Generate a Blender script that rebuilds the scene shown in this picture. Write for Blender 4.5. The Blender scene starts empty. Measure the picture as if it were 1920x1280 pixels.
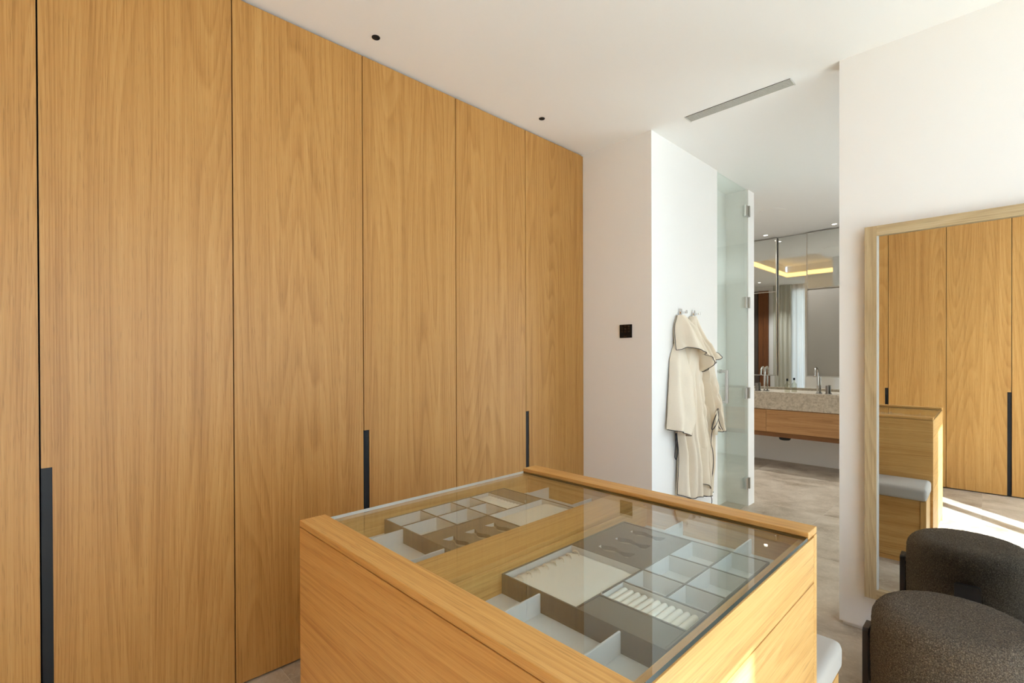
import bpy, bmesh, math, random
from mathutils import Vector, Matrix, noise

random.seed(7)
S = bpy.context.scene
COL = S.collection
PI = math.pi

# ------------------------------------------------------------------ camera
CAM = (0.0, 0.0, 1.30)
YAW, PITCH, ROLL = 44.2603, -0.2764, -0.1839
cd = bpy.data.cameras.new('camera')
cam = bpy.data.objects.new('camera', cd)
COL.objects.link(cam)
cd.sensor_width = 36.0
cd.lens = 918.25 / 1920 * 36.0
cd.shift_y = (670.0 - 640.0) / 1920
cd.clip_start = 0.02
az = math.radians(90 - YAW)
pt_ = math.radians(PITCH)
fw = Vector((math.cos(az) * math.cos(pt_), math.sin(az) * math.cos(pt_), math.sin(pt_)))
rt = Vector((math.sin(az), -math.cos(az), 0))
up = rt.cross(fw)
ro = math.radians(ROLL)
rt2 = rt * math.cos(ro) + up * math.sin(ro)
up2 = up * math.cos(ro) - rt * math.sin(ro)
M = Matrix((rt2, up2, -fw)).transposed().to_4x4()
M.translation = CAM
cam.matrix_world = M
S.camera = cam

# ------------------------------------------------------------------ world, sun, exposure
w = bpy.data.worlds.new('sky')
S.world = w
w.use_nodes = True
bg = w.node_tree.nodes['Background']
bg.inputs[0].default_value = (0.50, 0.71, 1.0, 1)
bg.inputs[1].default_value = 3.5

sd = bpy.data.lights.new('sun', 'SUN')
sun = bpy.data.objects.new('sun', sd)
COL.objects.link(sun)
sd.energy = 36.0
sd.angle = math.radians(0.6)
sd.color = (0.72, 0.878, 1.03)
el = math.radians(34.7)
dirv = Vector((-math.cos(el) * math.sqrt(.5), math.cos(el) * math.sqrt(.5), -math.sin(el)))
sun.rotation_euler = dirv.to_track_quat('-Z', 'Y').to_euler()
sun.location = (6, -6, 6)

S.view_settings.view_transform = 'Standard'
S.view_settings.look = 'None'
S.view_settings.gamma = 1.0
S.view_settings.use_curve_mapping = False
S.view_settings.exposure = -0.09
S.cycles.max_bounces = 14
S.cycles.diffuse_bounces = 7
S.cycles.glossy_bounces = 6
S.cycles.transparent_max_bounces = 16
S.cycles.transmission_bounces = 8
S.cycles.caustics_reflective = False
S.cycles.sample_clamp_indirect = 8.0

def portal(name, loc, rot, sx, sy):
    l = bpy.data.lights.new(name, 'AREA')
    l.shape = 'RECTANGLE'
    l.size, l.size_y = sx, sy
    l.cycles.is_portal = True
    o = bpy.data.objects.new(name, l)
    COL.objects.link(o)
    o.location = loc
    o.rotation_euler = rot
    return o
portal('portal', (.955, -1.42, 1.24), (PI / 2, 0, 0), 3.41, 2.42)
portal('portal', (5.25, -1.42, 1.24), (PI / 2, 0, 0), 2.10, 2.42)
portal('portal', (1.73, 2.93, 1.35), (PI / 2, 0, -PI / 2), 0.47, 2.5)

# ------------------------------------------------------------------ materials
def mat(name):
    m = bpy.data.materials.new(name)
    m.use_nodes = True
    nt = m.node_tree
    b = nt.nodes['Principled BSDF']
    return m, nt, b

def srgb(r, g, b):
    f = lambda c: (c / 255 / 12.92) if c / 255 <= .04045 else ((c / 255 + .055) / 1.055) ** 2.4
    return (f(r), f(g), f(b), 1)

def N(nt, t, **kw):
    n = nt.nodes.new(t)
    for k, v in kw.items():
        setattr(n, k, v)
    return n

def plain(name, col, rough=.5, metal=0.0, spec=.5, bump=0, bscale=300):
    m, nt, b = mat(name)
    b.inputs['Base Color'].default_value = col
    b.inputs['Roughness'].default_value = rough
    b.inputs['Metallic'].default_value = metal
    b.inputs['Specular IOR Level'].default_value = spec
    if bump:
        tc = N(nt, 'ShaderNodeTexCoord')
        no = N(nt, 'ShaderNodeTexNoise')
        no.inputs['Scale'].default_value = bscale
        bu = N(nt, 'ShaderNodeBump')
        bu.inputs['Strength'].default_value = bump
        bu.inputs['Distance'].default_value = .002
        nt.links.new(tc.outputs['Object'], no.inputs['Vector'])
        nt.links.new(no.outputs['Fac'], bu.inputs['Height'])
        nt.links.new(bu.outputs['Normal'], b.inputs['Normal'])
    return m

def ramp(nt, pts):
    r = N(nt, 'ShaderNodeValToRGB')
    e = r.color_ramp.elements
    e[0].position, e[0].color = pts[0]
    e[1].position, e[1].color = pts[1]
    for p, c in pts[2:]:
        x = e.new(p)
        x.color = c
    return r

def wood(name, axis, light, mid, dark, rough=.42, fig=1.0):
    """oak veneer with the grain along `axis`"""
    m, nt, b = mat(name)
    L = nt.links.new
    tc = N(nt, 'ShaderNodeTexCoord')
    oi = N(nt, 'ShaderNodeObjectInfo')
    mul = N(nt, 'ShaderNodeMath', operation='MULTIPLY')
    mul.inputs[1].default_value = 17.3
    L(oi.outputs['Random'], mul.inputs[0])
    add = N(nt, 'ShaderNodeVectorMath', operation='ADD')
    L(tc.outputs['Object'], add.inputs[0])
    L(mul.outputs[0], add.inputs[1])

    def scaled(across, along):
        v = N(nt, 'ShaderNodeVectorMath', operation='MULTIPLY')
        s = [across] * 3
        s['xyz'.index(axis)] = along
        v.inputs[1].default_value = s
        L(add.outputs[0], v.inputs[0])
        return v
    # cathedral figure: contour lines of a smooth stretched noise
    n1 = N(nt, 'ShaderNodeTexNoise')
    n1.inputs['Scale'].default_value = 1.0
    n1.inputs['Detail'].default_value = .8
    n1.inputs['Roughness'].default_value = .45
    L(scaled(4.2, .24).outputs[0], n1.inputs['Vector'])
    k = N(nt, 'ShaderNodeMath', operation='MULTIPLY')
    k.inputs[1].default_value = 34.0 * fig
    L(n1.outputs['Fac'], k.inputs[0])
    fr = N(nt, 'ShaderNodeMath', operation='FRACT')
    L(k.outputs[0], fr.inputs[0])
    r1 = ramp(nt, [(0.0, (.25, .25, .25, 1)), (.35, (.62, .62, .62, 1)), (.85, (.9, .9, .9, 1)), (1.0, (.25, .25, .25, 1))])
    L(fr.outputs[0], r1.inputs[0])
    # fibres
    n2 = N(nt, 'ShaderNodeTexNoise')
    n2.inputs['Scale'].default_value = 1.0
    n2.inputs['Detail'].default_value = 4.0
    n2.inputs['Roughness'].default_value = .65
    L(scaled(230, 2.6).outputs[0], n2.inputs['Vector'])
    # broad tone
    n3 = N(nt, 'ShaderNodeTexNoise')
    n3.inputs['Scale'].default_value = 1.0
    n3.inputs['Detail'].default_value = 1.0
    L(scaled(24, .4).outputs[0], n3.inputs['Vector'])
    # pores
    n4 = N(nt, 'ShaderNodeTexNoise')
    n4.inputs['Scale'].default_value = 1.0
    n4.inputs['Detail'].default_value = 1.0
    L(scaled(420, 14).outputs[0], n4.inputs['Vector'])
    r4 = ramp(nt, [(.60, (0, 0, 0, 1)), (.72, (1, 1, 1, 1))])
    L(n4.outputs['Fac'], r4.inputs[0])

    def mth(op, a, b_):
        q = N(nt, 'ShaderNodeMath', operation=op)
        for i, v in enumerate((a, b_)):
            if isinstance(v, (int, float)):
                q.inputs[i].default_value = v
            else:
                L(v, q.inputs[i])
        return q.outputs[0]
    f = mth('MULTIPLY', r1.outputs[0], .25)
    f = mth('ADD', f, mth('MULTIPLY', n2.outputs['Fac'], .80))
    f = mth('ADD', f, mth('MULTIPLY', n3.outputs['Fac'], .42))
    f = mth('SUBTRACT', f, .27)
    cr = ramp(nt, [(0.12, dark), (.50, mid), (.88, light)])
    L(f, cr.inputs[0])
    mx = N(nt, 'ShaderNodeMix', data_type='RGBA')
    L(mth('MULTIPLY', r4.outputs[0], .28), mx.inputs[0])
    L(cr.outputs[0], mx.inputs[6])
    mx.inputs[7].default_value = tuple(c * .45 for c in dark[:3]) + (1,)
    L(mx.outputs[2], b.inputs['Base Color'])
    b.inputs['Roughness'].default_value = rough
    b.inputs['Specular IOR Level'].default_value = .3
    bu = N(nt, 'ShaderNodeBump')
    bu.inputs['Strength'].default_value = .12
    bu.inputs['Distance'].default_value = .0006
    L(n2.outputs['Fac'], bu.inputs['Height'])
    L(bu.outputs['Normal'], b.inputs['Normal'])
    return m

OL, OM, OD = srgb(199, 153, 90), srgb(180, 131, 70), srgb(144, 96, 43)
ISL_C = (srgb(219, 176, 112), srgb(202, 154, 89), srgb(168, 117, 59))  # oak brightened in colour where the light on the island falls short
ISLX = wood('island_oak_x', 'x', *ISL_C)
ISLY = wood('island_oak_y', 'y', *ISL_C)
ISLZ = wood('island_oak_z', 'z', *ISL_C)
OAKX = wood('oak_x', 'x', OL, OM, OD)
OAKY = wood('oak_y', 'y', OL, OM, OD)
OAKZ = wood('oak_z', 'z', OL, OM, OD)
PL, PM, PD = srgb(208, 188, 152), srgb(188, 164, 124), srgb(154, 128, 90)
PALEY = wood('pale_oak_y', 'y', PL, PM, PD, .6)
PALEZ = wood('pale_oak_z', 'z', PL, PM, PD, .6)
TEAKY = wood('teak_y', 'y', srgb(204, 164, 118), srgb(182, 136, 90), srgb(144, 100, 62), .5)
TEAKD = wood('dark_teak_y', 'y', srgb(150, 108, 70), srgb(126, 84, 50), srgb(98, 62, 36), .5)
TEAKZ = wood('teak_z', 'z', srgb(140, 88, 48), srgb(116, 70, 36), srgb(84, 48, 24), .5)

WHITE = plain('wall_paint', srgb(242, 240, 236), .85, bump=.05, bscale=250)
CEILM = plain('ceiling_paint', srgb(246, 244, 240), .9)
BLACK = plain('black_metal', srgb(14, 14, 15), .5, spec=.3)
BLACKM = plain('black_matt', srgb(12, 12, 13), .8)
GLASSB = plain('black_glass', srgb(26, 20, 14), .2)
BRONZE = plain('gunmetal', (.22, .20, .18, 1), .3, 1.0)
NICKEL = plain('tap_nickel', (.48, .46, .43, 1), .16, 1.0)
CHROME = plain('chrome', (.80, .80, .80, 1), .08, 1.0)
STEEL = plain('brushed_steel', (.56, .55, .52, 1), .28, 1.0)
MIRROR = plain('mirror', (.84, .85, .84, 1), 0.0, 1.0)
MIRROR2 = plain('bath_mirror', (.80, .82, .80, 1), 0.0, 1.0)
TAUPE = plain('taupe_leather', srgb(100, 92, 79), .55, bump=.15, bscale=900)
TAUPEL = plain('pale_taupe_velvet', srgb(152, 143, 128), .9)
LINER = plain('grey_velvet', srgb(206, 206, 204), .9, bump=.2, bscale=1200)
CREAM = plain('cream_velvet', srgb(226, 220, 208), .9, bump=.2, bscale=1200)
SEATM = plain('grey_upholstery', srgb(178, 169, 157), .9, spec=.15, bump=.15, bscale=700)
DARKLEG = plain('dark_wood_leg', srgb(44, 34, 30), .35)
ROBEM = plain('cream_terry', srgb(236, 224, 204), .95, bump=.6, bscale=260)
PIPEM = plain('dark_piping', srgb(52, 48, 48), .8)
GREYP = plain('grey_satin_glass', srgb(138, 132, 122), .35)
BROWN = plain('dark_brown_panel', srgb(74, 62, 54), .6)
VENTM = plain('vent_paint', srgb(208, 206, 198), .6)

def stone(name, c1, c2, c3, sc, stretch, rough, spec=.4, lo=.36, hi=.63, dist=.3):
    m, nt, b = mat(name)
    L = nt.links.new
    tc = N(nt, 'ShaderNodeTexCoord')
    oi = N(nt, 'ShaderNodeObjectInfo')
    mul = N(nt, 'ShaderNodeMath', operation='MULTIPLY')
    mul.inputs[1].default_value = 23.0
    L(oi.outputs['Random'], mul.inputs[0])
    add = N(nt, 'ShaderNodeVectorMath', operation='ADD')
    L(tc.outputs['Object'], add.inputs[0])
    L(mul.outputs[0], add.inputs[1])
    sv = N(nt, 'ShaderNodeVectorMath', operation='MULTIPLY')
    sv.inputs[1].default_value = stretch
    L(add.outputs[0], sv.inputs[0])
    n1 = N(nt, 'ShaderNodeTexNoise')
    n1.inputs['Scale'].default_value = sc
    n1.inputs['Detail'].default_value = 9
    n1.inputs['Roughness'].default_value = .68
    n1.inputs['Distortion'].default_value = dist
    L(sv.outputs[0], n1.inputs['Vector'])
    cr = ramp(nt, [(lo, c3), (.50, c2), (hi, c1)])
    L(n1.outputs['Fac'], cr.inputs[0])
    # small shell-like flecks
    vo = N(nt, 'ShaderNodeTexNoise')
    vo.inputs['Scale'].default_value = sc * 22
    vo.inputs['Detail'].default_value = 4
    L(add.outputs[0], vo.inputs['Vector'])
    r2 = ramp(nt, [(.56, (0, 0, 0, 1)), (.70, (1, 1, 1, 1))])
    L(vo.outputs['Fac'], r2.inputs[0])
    q = N(nt, 'ShaderNodeMath', operation='MULTIPLY')
    q.inputs[1].default_value = .22
    L(r2.outputs[0], q.inputs[0])
    mx = N(nt, 'ShaderNodeMix', data_type='RGBA')
    L(q.outputs[0], mx.inputs[0])
    L(cr.outputs[0], mx.inputs[6])
    mx.inputs[7].default_value = tuple(min(1, c * 1.35) for c in c1[:3]) + (1,)
    L(mx.outputs[2], b.inputs['Base Color'])
    b.inputs['Roughness'].default_value = rough
    b.inputs['Specular IOR Level'].default_value = spec
    return m
FLOORM = stone('floor_limestone', srgb(202, 189, 171), srgb(180, 165, 145), srgb(140, 123, 102), 2.4, (1.25, 1.0, 1), .38, lo=.33, hi=.67)
GROUT = plain('grout', srgb(206, 196, 180), .9)
COUNTER = stone('vanity_stone', srgb(212, 200, 182), srgb(192, 179, 160), srgb(158, 144, 126), 42, (1, 1, 1), .5, dist=.05, lo=.33, hi=.67)
TERRACE = plain('terrace_paving', srgb(214, 204, 188), .9)

def fresnel_glass(name, tint, ior=1.5, rough=0.0):
    """thin architectural glass: clear pass-through and a mirror reflection by Fresnel"""
    m, nt, b = mat(name)
    L = nt.links.new
    nt.nodes.remove(b)
    out = nt.nodes['Material Output']
    ge = N(nt, 'ShaderNodeNewGeometry')
    mr = N(nt, 'ShaderNodeMix')
    mr.inputs[2].default_value = ior
    mr.inputs[3].default_value = 1 / ior
    L(ge.outputs['Backfacing'], mr.inputs[0])
    fr = N(nt, 'ShaderNodeFresnel')
    L(mr.outputs[0], fr.inputs['IOR'])
    tr = N(nt, 'ShaderNodeBsdfTransparent')
    tr.inputs[0].default_value = tint
    gl = N(nt, 'ShaderNodeBsdfGlossy')
    gl.inputs['Roughness'].default_value = rough
    gl.inputs['Color'].default_value = (.95, .97, .96, 1)
    ms = N(nt, 'ShaderNodeMixShader')
    L(fr.outputs[0], ms.inputs[0])
    L(tr.outputs[0], ms.inputs[1])
    L(gl.outputs[0], ms.inputs[2])
    L(ms.outputs[0], out.inputs[0])
    return m
TOPGLASS = fresnel_glass('tabletop_glass', (.945, .968, .958, 1), 1.54)
DOORGLASS = fresnel_glass('door_glass', (.955, .985, .972, 1), 1.55)
WINGLASS = fresnel_glass('window_glass', (.99, .995, .99, 1), 1.3)
BOTTLEC = fresnel_glass('bottle_glass', (.86, .86, .79, 1), 1.5)
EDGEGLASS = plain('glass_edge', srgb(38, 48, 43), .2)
EDGELIGHT = plain('glass_edge_highlight', srgb(214, 220, 218), .15)  # pale colour stands in for the highlight along the wardrobe-side edge

def sheer_mat(name, col):
    m, nt, b = mat(name)
    L = nt.links.new
    nt.nodes.remove(b)
    out = nt.nodes['Material Output']
    t = N(nt, 'ShaderNodeBsdfTranslucent')
    t.inputs[0].default_value = col
    d = N(nt, 'ShaderNodeBsdfDiffuse')
    d.inputs[0].default_value = col
    ms = N(nt, 'ShaderNodeMixShader')
    ms.inputs[0].default_value = .12
    L(t.outputs[0], ms.inputs[1])
    L(d.outputs[0], ms.inputs[2])
    L(ms.outputs[0], out.inputs[0])
    return m
SHEER = sheer_mat('sheer_fabric', (.97, .965, .95, 1))
SHEERW = sheer_mat('warm_sheer_fabric', (.97, .88, .78, 1))
SHEERC = sheer_mat('cream_sheer_fabric', (.78, .72, .66, 1))
DRAPE = plain('drape_fabric', srgb(206, 204, 190), .95)

def emit(name, col, st):
    m, nt, b = mat(name)
    b.inputs['Base Color'].default_value = (0, 0, 0, 1)
    b.inputs['Emission Color'].default_value = col
    b.inputs['Emission Strength'].default_value = st
    return m
LAMP = emit('lamp_glow', (1, .94, .84, 1), 9)
COVE = emit('cove_led', (1, .62, .20, 1), 3.0)

def boucle():
    m, nt, b = mat('dark_boucle')
    L = nt.links.new
    tc = N(nt, 'ShaderNodeTexCoord')
    v = N(nt, 'ShaderNodeTexVoronoi')
    v.inputs['Scale'].default_value = 300
    no = N(nt, 'ShaderNodeTexNoise')
    no.inputs['Scale'].default_value = 240
    no.inputs['Detail'].default_value = 4
    no.inputs['Roughness'].default_value = .8
    L(tc.outputs['Object'], v.inputs['Vector'])
    L(tc.outputs['Object'], no.inputs['Vector'])
    cr = ramp(nt, [(.32, srgb(58, 48, 37)), (.52, srgb(113, 97, 78)), (.72, srgb(192, 172, 145))])
    L(no.outputs['Fac'], cr.inputs[0])
    L(cr.outputs[0], b.inputs['Base Color'])
    b.inputs['Roughness'].default_value = 1
    b.inputs['Specular IOR Level'].default_value = .1
    b.inputs['Sheen Weight'].default_value = .08
    b.inputs['Sheen Roughness'].default_value = .6
    ad = N(nt, 'ShaderNodeMath', operation='SUBTRACT')
    L(no.outputs['Fac'], ad.inputs[0])
    L(v.outputs['Distance'], ad.inputs[1])
    bu = N(nt, 'ShaderNodeBump')
    bu.inputs['Strength'].default_value = .9
    bu.inputs['Distance'].default_value = .007
    L(ad.outputs[0], bu.inputs['Height'])
    L(bu.outputs['Normal'], b.inputs['Normal'])
    return m
BOUCLE = boucle()

# ------------------------------------------------------------------ mesh helpers
def add_box(bm, x0, x1, y0, y1, z0, z1):
    if x0 > x1: x0, x1 = x1, x0
    if y0 > y1: y0, y1 = y1, y0
    if z0 > z1: z0, z1 = z1, z0
    v = [bm.verts.new(p) for p in ((x0, y0, z0), (x1, y0, z0), (x1, y1, z0), (x0, y1, z0),
                                   (x0, y0, z1), (x1, y0, z1), (x1, y1, z1), (x0, y1, z1))]
    fs = [bm.faces.new([v[i] for i in q]) for q in
          ((0, 3, 2, 1), (4, 5, 6, 7), (0, 1, 5, 4), (1, 2, 6, 5), (2, 3, 7, 6), (3, 0, 4, 7))]
    return v, fs

def add_tube(bm, pts, r, seg=8, cap=True):
    pts = [Vector(p) for p in pts]
    rings = []
    n = len(pts)
    prev = None
    for i, p in enumerate(pts):
        t = (pts[min(i + 1, n - 1)] - pts[max(i - 1, 0)]).normalized()
        if prev is None:
            a = Vector((0, 0, 1)) if abs(t.z) < .9 else Vector((1, 0, 0))
            u = t.cross(a).normalized()
        else:
            u = (prev - t * prev.dot(t)).normalized()
        prev = u
        v = t.cross(u)
        rr = r[i] if isinstance(r, (list, tuple)) else r
        rings.append([bm.verts.new(p + (u * math.cos(2 * PI * k / seg) + v * math.sin(2 * PI * k / seg)) * rr) for k in range(seg)])
    for a, b in zip(rings[:-1], rings[1:]):
        for k in range(seg):
            bm.faces.new((a[k], a[(k + 1) % seg], b[(k + 1) % seg], b[k]))
    if cap:
        bm.faces.new(list(reversed(rings[0])))
        bm.faces.new(rings[-1])

def add_lathe(bm, prof, seg=32, c=(0, 0, 0)):
    rings = []
    for r, z in prof:
        if r < 1e-6:
            rings.append([bm.verts.new((c[0], c[1], c[2] + z))])
        else:
            rings.append([bm.verts.new((c[0] + r * math.cos(2 * PI * k / seg), c[1] + r * math.sin(2 * PI * k / seg), c[2] + z)) for k in range(seg)])
    for a, b in zip(rings[:-1], rings[1:]):
        for k in range(seg):
            k2 = (k + 1) % seg
            if len(a) == 1 and len(b) == 1: continue
            if len(a) == 1: bm.faces.new((a[0], b[k2], b[k]))
            elif len(b) == 1: bm.faces.new((a[k], a[k2], b[0]))
            else: bm.faces.new((a[k], a[k2], b[k2], b[k]))

def mesh_of(name, bm, m, smooth=False):
    bmesh.ops.recalc_face_normals(bm, faces=bm.faces[:])
    me = bpy.data.meshes.new(name)
    bm.to_mesh(me)
    bm.free()
    for x in (m if isinstance(m, (list, tuple)) else [m]):
        me.materials.append(x)
    if smooth:
        me.polygons.foreach_set('use_smooth', [True] * len(me.polygons))
    return me

def link(name, me, parent=None, loc=(0, 0, 0)):
    o = bpy.data.objects.new(name, me)
    COL.objects.link(o)
    o.location = loc
    if parent is not None:
        o.parent = parent
    return o

def tag(o, label=None, cat=None, group=None, kind=None):
    if label: o['label'] = label
    if cat: o['category'] = cat
    if group: o['group'] = group
    if kind: o['kind'] = kind
    return o

def thing(name, label, cat, loc=(0, 0, 0), group=None):
    o = link(name, None, None, loc)
    o.empty_display_size = .05
    return tag(o, label, cat, group)

def org(parent):
    """world origin of a parent chain (no rotations are used on parents at build time)"""
    v = Vector((0, 0, 0))
    while parent is not None:
        v += parent.location
        parent = parent.parent
    return v

def box(name, m, parent, x0, x1, y0, y1, z0, z1, bev=0, seg=2, local=False):
    """box given in world coordinates; becomes a mesh of its own with its origin at its centre bottom"""
    bm = bmesh.new()
    cx, cy, cz = (x0 + x1) / 2, (y0 + y1) / 2, min(z0, z1)
    add_box(bm, x0 - cx, x1 - cx, y0 - cy, y1 - cy, z0 - cz, z1 - cz)
    if bev:
        bmesh.ops.bevel(bm, geom=bm.edges[:], offset=bev, segments=seg, affect='EDGES', profile=.5)
    me = mesh_of(name, bm, m, smooth=False)
    loc = Vector((cx, cy, cz))
    if not local:
        loc -= org(parent)
    return link(name, me, parent, loc)

def struct(o):
    o['kind'] = 'structure'
    return o

def boxes(name, m, parent, lst, bev=0):
    bm = bmesh.new()
    for b in lst:
        add_box(bm, *b)
    if bev:
        bmesh.ops.bevel(bm, geom=bm.edges[:], offset=bev, segments=2, affect='EDGES', profile=.5)
    off = org(parent)
    bmesh.ops.translate(bm, verts=bm.verts[:], vec=-off)
    return link(name, mesh_of(name, bm, m), parent)

# ------------------------------------------------------------------ setting
H = 2.71
D = 2.125
XW, YM, YR = 2.78, .59, 1.593
XG0, XG1, XL = 3.753, 4.38, 4.515
XV = 6.51
XBM = 6.44

fl = struct(box('floor', GROUT, None, -1.45, 6.6, -1.40, 4.5, -.10, -.0012))
# stone tiles
TX0, TY0, TP, GAP = -.23, .12, .957, .0011
bm = bmesh.new()
add_box(bm, -TP / 2 + GAP, TP / 2 - GAP, -TP / 2 + GAP, TP / 2 - GAP, -.012, 0)
bmesh.ops.bevel(bm, geom=[e for e in bm.edges if all(v.co.z > -.001 for v in e.verts)], offset=.0008, segments=1, affect='EDGES')
tile_me = mesh_of('tile', bm, FLOORM)
for i in range(-1, 7):
    for j in range(-1, 5):
        cx, cy = TX0 + TP * (i + .5), TY0 + TP * (j + .5)
        x0, x1 = max(cx - TP / 2, -1.4), min(cx + TP / 2, 6.5)
        y0, y1 = max(cy - TP / 2, -1.39), min(cy + TP / 2, 4.45)
        if cx < 1.5 and cy > 3.0:
            continue
        if x1 - x0 > TP - .01 and y1 - y0 > TP - .01:
            t = link('tile', tile_me, fl, Vector((cx, cy, 0)) - fl.location)
        else:
            t = box('tile', FLOORM, fl, x0 + GAP, x1 - GAP, y0 + GAP, y1 - GAP, -.012, 0)

# ceiling with a raised tray over the bathroom
TRX0, TRX1, TRY0, TRY1 = 2.95, 4.95, 1.92, 2.93
cl = struct(boxes('ceiling', CEILM, None, [
    (-1.45, 6.6, -1.40, TRY0, H, H + .1), (-1.45, TRX0, TRY0, TRY1, H, H + .1), (TRX1, 6.6, TRY0, TRY1, H, H + .1),
    (-1.45, 6.6, TRY1, 4.5, H, H + .1),
    (TRX0 - .1, TRX1 + .1, TRY0 - .1, TRY1 + .1, H + .2, H + .26),
    (TRX0 - .1, TRX0 - .02, TRY0, TRY1, H + .1, H + .2), (TRX1, TRX1 + .08, TRY0, TRY1, H + .1, H + .2),
    (TRX0, TRX1, TRY0 - .08, TRY0, H + .1, H + .2), (TRX0, TRX1, TRY1 + .02, TRY1 + .1, H + .1, H + .2)]))
cv = thing('cove_light', 'warm glowing light strip around the raised bathroom ceiling tray', 'light', (TRX0, TRY1, H))
boxes('light_strip', COVE, cv, [(TRX0 + .001, TRX0 + .014, TRY0 + .002, TRY1 - .016, H + .012, H + .075)])
boxes('light_strip', COVE, cv, [(TRX0 + .001, TRX1 - .001, TRY1 - .014, TRY1 - .001, H + .012, H + .075)])

# walls
struct(boxes('wall_mirror', WHITE, None, [(XW, XW + .12, -1.30, YM, .018, H), (XW + .012, XW + .108, -1.30, YM - .012, 0, .018)]))
struct(boxes('wall_return', WHITE, None, [(XW, XG0, YR, 1.84, 0, H), (XW, XW + .06, 1.84, 2.665, 0, H)]))
struct(boxes('wall_corridor', WHITE, None, [(XG1, XL, YR, 1.84, 0, H), (XG0, XG1, 1.78, 1.84, 0, H)]))
struct(box('wall_north', WHITE, None, -1.45, 2.78, 2.635, 2.665, 0, H))
struct(box('wall_west', WHITE, None, -1.45, -1.41, -1.30, 2.635, 0, H))
struct(box('wall_vanity', WHITE, None, XV, XV + .09, -1.30, 4.45, 0, H))
struct(box('wall_bathroom', WHITE, None, 1.75, 6.51, 4.40, 4.5, 0, H))
# window wall (to the right of the camera)
WX0, WX1, WZ0, WZ1 = -.75, 2.66, .03, 2.45
BX0, BX1 = 4.20, 6.30
struct(boxes('wall_window', WHITE, None, [
    (-1.45, WX0, -1.40, -1.30, 0, H), (WX1, BX0, -1.40, -1.30, 0, H), (BX1, 6.6, -1.40, -1.30, 0, H),
    (WX0, WX1, -1.40, -1.30, WZ1, H), (WX0, WX1, -1.40, -1.30, 0, WZ0),
    (BX0, BX1, -1.40, -1.30, WZ1, H), (BX0, BX1, -1.40, -1.30, 0, WZ0)]))
# west bathroom wall with a tall window slot
struct(boxes('wall_bathwest', WHITE, None, [
    (1.75, 1.85, 2.665, 2.70, 0, H), (1.75, 1.85, 3.17, 4.40, 0, H), (1.75, 1.85, 2.70, 3.17, 2.58, H), (1.75, 1.85, 2.70, 3.17, 0, .08)]))

def window(name, x0, x1, muls):
    r = struct(link(name, None, None, ((x0 + x1) / 2, -1.34, WZ0)))
    f = .05
    boxes('window_frame', BLACK, r, [(x0, x0 + .004, -1.38, -1.30, WZ0, WZ1), (x0, x1, -1.38, -1.30, WZ0, WZ0 + .02), (x0, x1, -1.38, -1.30, WZ1 - .02, WZ1)])
    for a, b in muls:
        box('mullion', BLACK, r, a, b, -1.38, -1.30, WZ0 + .02, WZ1 - .02)
    xs = [x0 + .004] + [v for m_ in muls for v in m_] + [x1]
    for a, b in zip(xs[0::2], xs[1::2]):
        box('pane', WINGLASS, r, a, b, -1.343, -1.337, WZ0 + .02, WZ1 - .02)
    return r
window('window_1', WX0, WX1, [(1.535, 1.615)])
window('window_2', BX0, BX1, [(5.21, 5.29)])
r = struct(link('window_3', None, None, (1.80, 3.0, .08)))
boxes('window_frame', STEEL, r, [(1.77, 1.83, 2.70, 2.715, .08, 2.58), (1.77, 1.83, 3.155, 3.17, .08, 2.58)])
box('pane', WINGLASS, r, 1.797, 1.803, 2.715, 3.155, .08, 2.58)

struct(box('terrace', TERRACE, None, -12, 16, -16, -1.40, -.12, -.03))
struct(box('garden_path', TERRACE, None, -12, 1.75, 2.67, 14, -.12, -.03))

def curtain(name, m, x0, x1, y0, y1, z0, z1, along, pleats, amp, label, cat='curtain', group=None):
    """pleated hanging cloth; along = 'x' or 'y'"""
    bm = bmesh.new()
    n = pleats * 10
    cols = []
    for i in range(n + 1):
        t = i / n
        col = []
        for k in range(9):
            s = k / 8
            a = amp * (0.75 + .25 * s) * math.sin(2 * PI * pleats * t + .5 * math.sin(9 * t + 1.3 * s))
            if along == 'x': p = (x0 + (x1 - x0) * t, y0 + a, z0 + (z1 - z0) * (1 - s))
            else: p = (x0 + a, y0 + (y1 - y0) * t, z0 + (z1 - z0) * (1 - s))
            col.append(bm.verts.new(p))
        cols.append(col)
    for a, b in zip(cols[:-1], cols[1:]):
        for k in range(8):
            bm.faces.new((a[k], b[k], b[k + 1], a[k + 1]))
    c = Vector(((x0 + x1) / 2, (y0 + y1) / 2, z0)) if along == 'x' else Vector((x0, (y0 + y1) / 2, z0))
    bmesh.ops.translate(bm, verts=bm.verts[:], vec=-c)
    o = link(name, mesh_of(name, bm, m, True), None, c)
    return tag(o, label, cat, group)
curtain('sheer_curtain', SHEER, -.80, 1.17, -1.20, -1.20, .02, H - .01, 'x', 22, .03, 'white sheer curtain drawn across the dressing room window')
curtain('sheer_curtain', SHEERC, BX0 - .1, 5.30, -1.20, -1.20, .02, H - .01, 'x', 14, .03, 'white sheer curtain over the bathroom window nearer the dressing room')
curtain('sheer_curtain', SHEERC, 5.20, BX1 + .1, -1.13, -1.13, .02, H - .01, 'x', 14, .03, 'white sheer curtain over the bathroom window nearer the vanity')
curtain('sheer_curtain', SHEERW, 1.93, 1.93, 2.69, 3.15, .02, H - .005, 'y', 5, .018, 'bright white sheer curtain reflected in the bathroom mirror')
curtain('drape_curtain', DRAPE, 1.97, 1.97, 3.13, 3.45, .02, H - .005, 'y', 4, .03, 'grey lined drape beside the bright sheer, reflected in the bathroom mirror')
wp = thing('wooden_wall_panel', 'brown wooden panel beside the drape, reflected in the bathroom mirror', 'wall panel', (1.86, 3.67, 0))
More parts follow.
